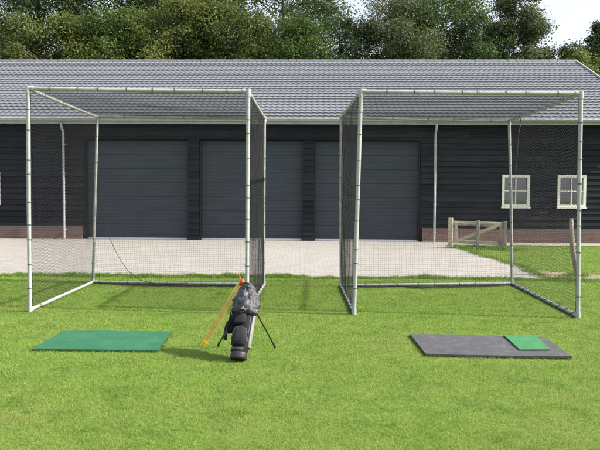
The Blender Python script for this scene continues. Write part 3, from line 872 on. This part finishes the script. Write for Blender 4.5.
def X(px, Y): return (px - 300)/669*Y
TREES = [  # px, Y, height, radius, leaf material, label, options
 (12, 42.5, 12.6, 3.2, 'leaf_olive', 'olive green leafy tree behind the roof in the far left corner', {}),
 (66, 42.0, 12.4, 3.0, 'leaf_yellow', 'light yellow-green tree behind the roof, above left downpipe', dict(n=44800)),
 (118, 43.0, 13.2, 3.4, 'leaf_green', 'mid green bushy tree rising over the middle of the left cage', {}),
 (176, 42.5, 13.8, 3.3, 'leaf_yellow', 'yellowish tree behind the roof, above the right half of the left cage', dict(n=44800)),
 (236, 42.8, 13.6, 3.4, 'leaf_olive', 'olive tree directly above right front post of the left cage', {}),
 (292, 42.0, 12.6, 3.1, 'leaf_green', 'green rounded tree behind the roof above the gap between both cages', {}),
 (338, 43.4, 13.2, 2.7, 'leaf_dark', 'dark green tree just left of the bright sky gap in the tree line', dict(leaf=0.106)),
 (398, 42.6, 14.0, 3.0, 'leaf_grey', 'pale grey-green willow-like tree just right of the bright sky gap', dict(leaf=0.114, n=57600)),
 (438, 43.0, 13.6, 3.2, 'leaf_dark', 'broad dark blue-green tree left of the tall airy tree', dict(leaf=0.114, n=70400)),
 (512, 43.0, 15.8, 2.1, 'leaf_grey', 'tall airy tree with gaps, last tall crown before open sky', dict(n=44000, leaf=0.118, dens=1.15, base=.35, limb=.42, shape='tall')),
 (484, 41.5, 11.3, 2.3, 'leaf_dark', 'lower dark tree in front of the tall airy tree', dict(n=32000)),
 (553, 42.0, 10.9, 2.1, 'leaf_olive', 'low open-crowned tree beneath the open sky at right', dict(n=24000, dens=.8)),
 (580, 41.0, 10.4, 1.9, 'leaf_yellow', 'small yellow-green tree beside roof end at the right', dict(n=22400)),
 (594, 44.5, 13.2, 2.0, 'leaf_dark', 'slim dark tree standing alone at the right edge of the photo', dict(n=27200, shape='tall', base=.2)),
 (40, 50, 20.0, 5.2, 'leaf_dark', 'tall dark tree towering behind the light yellow-green one at far left', dict(n=54400, leaf=0.152)),
 (132, 51, 20.4, 5.2, 'leaf_dark', 'tall dark tree towering behind the mid green bushy one', dict(n=54400, leaf=0.152)),
 (208, 50, 20.2, 5.2, 'leaf_green', 'tall green tree towering behind the yellowish and olive trees', dict(n=54400, leaf=0.152)),
 (284, 50, 20.0, 5.2, 'leaf_dark', 'tall dark tree towering behind the green rounded one', dict(n=54400, leaf=0.152)),
 (432, 51, 18.6, 4.6, 'leaf_green', 'tall green tree towering behind the broad dark blue-green one', dict(n=48000, leaf=0.152)),
 (-60, 46, 16.0, 4.2, 'leaf_green', 'green tree beyond the far left corner tree', dict(n=22400, leaf=0.129)),
]
for i, (px, Y, h, r, mat, lab, kw) in enumerate(TREES):
    tree('tree', lab, 'tree', X(px, Y), Y, h, r, mat, 20 + i*7, **kw)

# ------------------------------------------------------------------ grass
def blades(name, P, h, w, mat, tone, lean=.5, seed=1):
    g = np.random.default_rng(seed); n = len(P)
    a = g.random(n)*2*np.pi; d = np.stack([np.cos(a), np.sin(a), np.zeros(n)], 1)
    a2 = g.random(n)*2*np.pi; s = np.stack([np.cos(a2), np.sin(a2), np.zeros(n)], 1)
    up = np.array([0, 0, 1.])
    k = (g.random(n)**1.3 * lean)[:, None]
    hh = h[:, None]; ww = w[:, None]
    b0, b1 = P - s*ww*.5, P + s*ww*.5
    mid = P + up*hh*.6 + d*hh*k*.35
    m0, m1 = mid - s*ww*.38, mid + s*ww*.38
    tip = P + up*hh*(1 - .35*k) + d*hh*k*1.1
    V = np.stack([b0, b1, m1, m0, tip], 1).reshape(-1, 3)
    i = np.arange(n)[:, None]*5
    lo = (i + np.array([0, 1, 2, 3, 3, 2, 4])).ravel()
    sz = np.tile([4, 3], n)
    o = np_mesh(name, V, lo, sz, M[mat], None, {'tone': tone.repeat(5)}, smooth=False)
    o['kind'] = 'stuff'
    return o

def poly_in(P, poly):
    x, y = P[:, 0], P[:, 1]; ins = np.zeros(len(P), bool); n = len(poly)
    for i in range(n):
        (x0, y0), (x1, y1) = poly[i], poly[(i+1) % n]
        if y0 == y1: continue
        c = ((y0 > y) != (y1 > y)) & (x < (x1-x0)*(y-y0)/(y1-y0) + x0)
        ins ^= c
    return ins
MATS = [[(-2.66, 6.60), (-1.40, 6.575), (-1.455, 7.50), (-2.66, 7.50)], [(1.236, 6.455), (2.625, 6.38), (2.68, 7.30), (1.235, 7.415)]]
g = np.random.default_rng(5)
pts = []; hs = []; ws = []
def band(y0, y1, xmin, xmax, dens):
    A = (y1-y0)*(xmax-xmin); n = int(A*dens)
    return np.stack([g.uniform(xmin, xmax, n), g.uniform(y0, y1, n), np.full(n, .0)], 1)
y = 3.4
while y < 21.8:
    st = .25 if y < 8 else .5
    yc = y + st/2; hw = .455*yc + 2.4
    dens = 12500*(5/yc)**1.5
    x0 = -hw if y < 13.2 else 4.6
    p = band(y, y+st, x0, hw if y < 13.2 else hw + .4, dens)
    pts.append(p); y += st
P = np.concatenate(pts)
keep = ~poly_in(P, drive_pts)
keep &= ~((P[:, 1] > 21.4) & (P[:, 0] > 4.7))
for m in MATS:
    c = np.mean(m, 0); mm = [(c[0] + (a-c[0])*.985, c[1] + (b-c[1])*.98) for a, b in m]
    keep &= ~poly_in(P, mm)
ind = poly_in(P, smooth_closed(dirt_pts)); keep &= ~(ind & (g.random(len(P)) < .95))
P = P[keep]; n = len(P)
ny = np.array([noise.noise((a*1.1, b*1.1, 3.)) for a, b in P[:, :2]])
n2 = np.array([noise.noise((a*5, b*5, 8.)) for a, b in P[:, :2]])
n3 = np.array([noise.noise((a*13, b*13, 1.)) for a, b in P[:, :2]])
h = (.018 + .005*ny + .008*n2 + .006*n3) * g.uniform(.6, 1.45, n)
h = np.clip(h, .010, .06)
dm = np.full(n, 9.)
for m_ in MATS:
    c_ = np.mean(m_, 0); hx, hy = (max(p[0] for p in m_) - min(p[0] for p in m_))/2, (max(p[1] for p in m_) - min(p[1] for p in m_))/2
    dm = np.minimum(dm, np.maximum(np.abs(P[:, 0] - c_[0]) - hx, np.abs(P[:, 1] - c_[1]) - hy))
worn = np.clip(1 - dm/.30, 0, 1)*np.clip(.45 + 1.3*n2, 0, 1)      # trodden, yellowed turf round the mats
h *= 1 - .45*worn
w = .0024 * np.clip(P[:, 1]/5, .85, 4) * g.uniform(.7, 1.3, n)
tone = np.clip(g.normal(.42, .2, n) + .10*ny + (g.random(n) < .05)*.45 + .38*worn, 0, 1)
blades('lawn_grass', P, h, w, 'grass_blades', tone, 1.9, 2)

# ragged taller grass where the lawn meets the paving, round gate and posts
pts = []; hh = []
def strip(edge, n, spread, hmin, hmax, seed):
    q = np.random.default_rng(seed); e = np.array(edge); k = q.integers(0, len(e)-1, n); t = q.random(n)[:, None]
    p = e[k]*(1-t) + e[k+1]*t + q.normal(0, spread, (n, 2))
    cl = np.array([noise.noise((a*1.9, b*1.9, 5.)) for a, b in p])
    cl2 = np.array([noise.noise((a*6, b*6, 2.)) for a, b in p])
    H = .56*(hmin + (hmax-hmin)*np.clip(.35 + .9*cl + .5*cl2, 0, 1.2)) * q.uniform(.5, 1.2, n)
    pts.append(np.concatenate([p, np.zeros((n, 1))], 1)); hh.append(H)
vis = [p for p in edge_front if -8.2 < p[0]] + [(4.7, 12.6)]
strip(vis, 30000, .10, .04, .17, 1)
strip([p for p in edge_front if -4.6 < p[0] < .2], 9000, .10, .06, .21, 21)
strip(edge_right, 9000, .09, .04, .13, 2)
strip([(4.7, 12.52), (5.3, 12.45), (6.5, 12.5)], 3500, .12, .05, .20, 3)
strip([(4.95, 20.4), (5.4, 20.1), (6.3, 19.7)], 5000, .22, .08, .30, 4)
strip([(5.40, 13.25), (5.6, 13.3)], 900, .12, .08, .28, 5)
strip([(4.9, 21.45), (9.5, 21.3)], 3500, .10, .04, .10, 6)
for m, s in zip(MATS, (31, 32)): strip(m + [m[0]], 2600, .018, .025, .05, s)
for k, (a, b) in enumerate((((-3.577, 8.82), (-3.636, 11.71)), ((-.691, 8.75), (-.617, 11.53)), ((.718, 8.745), (.712, 11.458)), ((3.601, 8.59), (3.782, 11.858)), ((-3.6, 11.7), (-.6, 11.5)), ((.7, 11.46), (3.78, 11.86)))):
    strip([a, b], 1800, .04, .03, .065, 40 + k)
P2 = np.concatenate(pts); H2 = np.clip(np.concatenate(hh), .02, .34)
wide = .0045*np.clip(P2[:, 1]/10, .7, 2)*g.uniform(.7, 1.3, len(P2))
blades('tall_grass', P2, H2, wide, 'tall_grass', np.clip(g.normal(.42, .22, len(P2)), 0, 1), .8, 4)

# ------------------------------------------------------------------ light, sky, camera
SUN_EL, SX, SY = R(39), .985, -.14
sd_ = Vector((SX, SY, 0)).normalized() * math.cos(SUN_EL) + Vector((0, 0, math.sin(SUN_EL)))
sun = bpy.data.lights.new('sun', 'SUN'); sun.energy = 3.6; sun.angle = R(1.0); sun.color = (1.0, .955, .88)
so = link(bpy.data.objects.new('sun', sun)); so.rotation_euler = sd_.to_track_quat('Z', 'Y').to_euler(); so.location = (20, -15, 30)
world = bpy.data.worlds.new('World'); scene.world = world; world.use_nodes = True
nt = world.node_tree; bg = nt.nodes['Background']
sky = nt.nodes.new('ShaderNodeTexSky'); sky.sky_type = 'NISHITA'; sky.sun_disc = False
sky.sun_elevation = SUN_EL; sky.sun_rotation = math.atan2(SX, SY)
sky.altitude = 0; sky.air_density = 1.0; sky.dust_density = 4.0; sky.ozone_density = 1.0
veil = nt.nodes.new('ShaderNodeMix'); veil.data_type = 'RGBA'; veil.inputs[0].default_value = .65
veil.inputs[7].default_value = (2.45, 2.55, 2.68, 1)      # thin high cloud whitening the whole sky
nt.links.new(sky.outputs[0], veil.inputs[6]); nt.links.new(veil.outputs[2], bg.inputs['Color']); bg.inputs['Strength'].default_value = .15

cam = bpy.data.cameras.new('camera'); co = link(bpy.data.objects.new('camera', cam)); scene.camera = co
cam.sensor_width = 36; cam.sensor_fit = 'HORIZONTAL'; cam.lens = 669/600*36; cam.clip_start = .1; cam.clip_end = 2000
p, r = R(2.48), R(.35)
F = Vector((0, math.cos(p), -math.sin(p))); R0 = Vector((1, 0, 0)); U0 = R0.cross(F)
Rr = R0*math.cos(r) + U0*math.sin(r); Uu = U0*math.cos(r) - R0*math.sin(r)
m = Matrix((Rr, Uu, -F)).transposed().to_4x4(); m.translation = (0, 0, 1.56)
co.matrix_world = m

vs = scene.view_settings
vs.view_transform = 'Standard'; vs.look = 'None'; vs.gamma = 1; vs.use_curve_mapping = False; vs.exposure = 1.45
scene.render.engine = 'CYCLES'
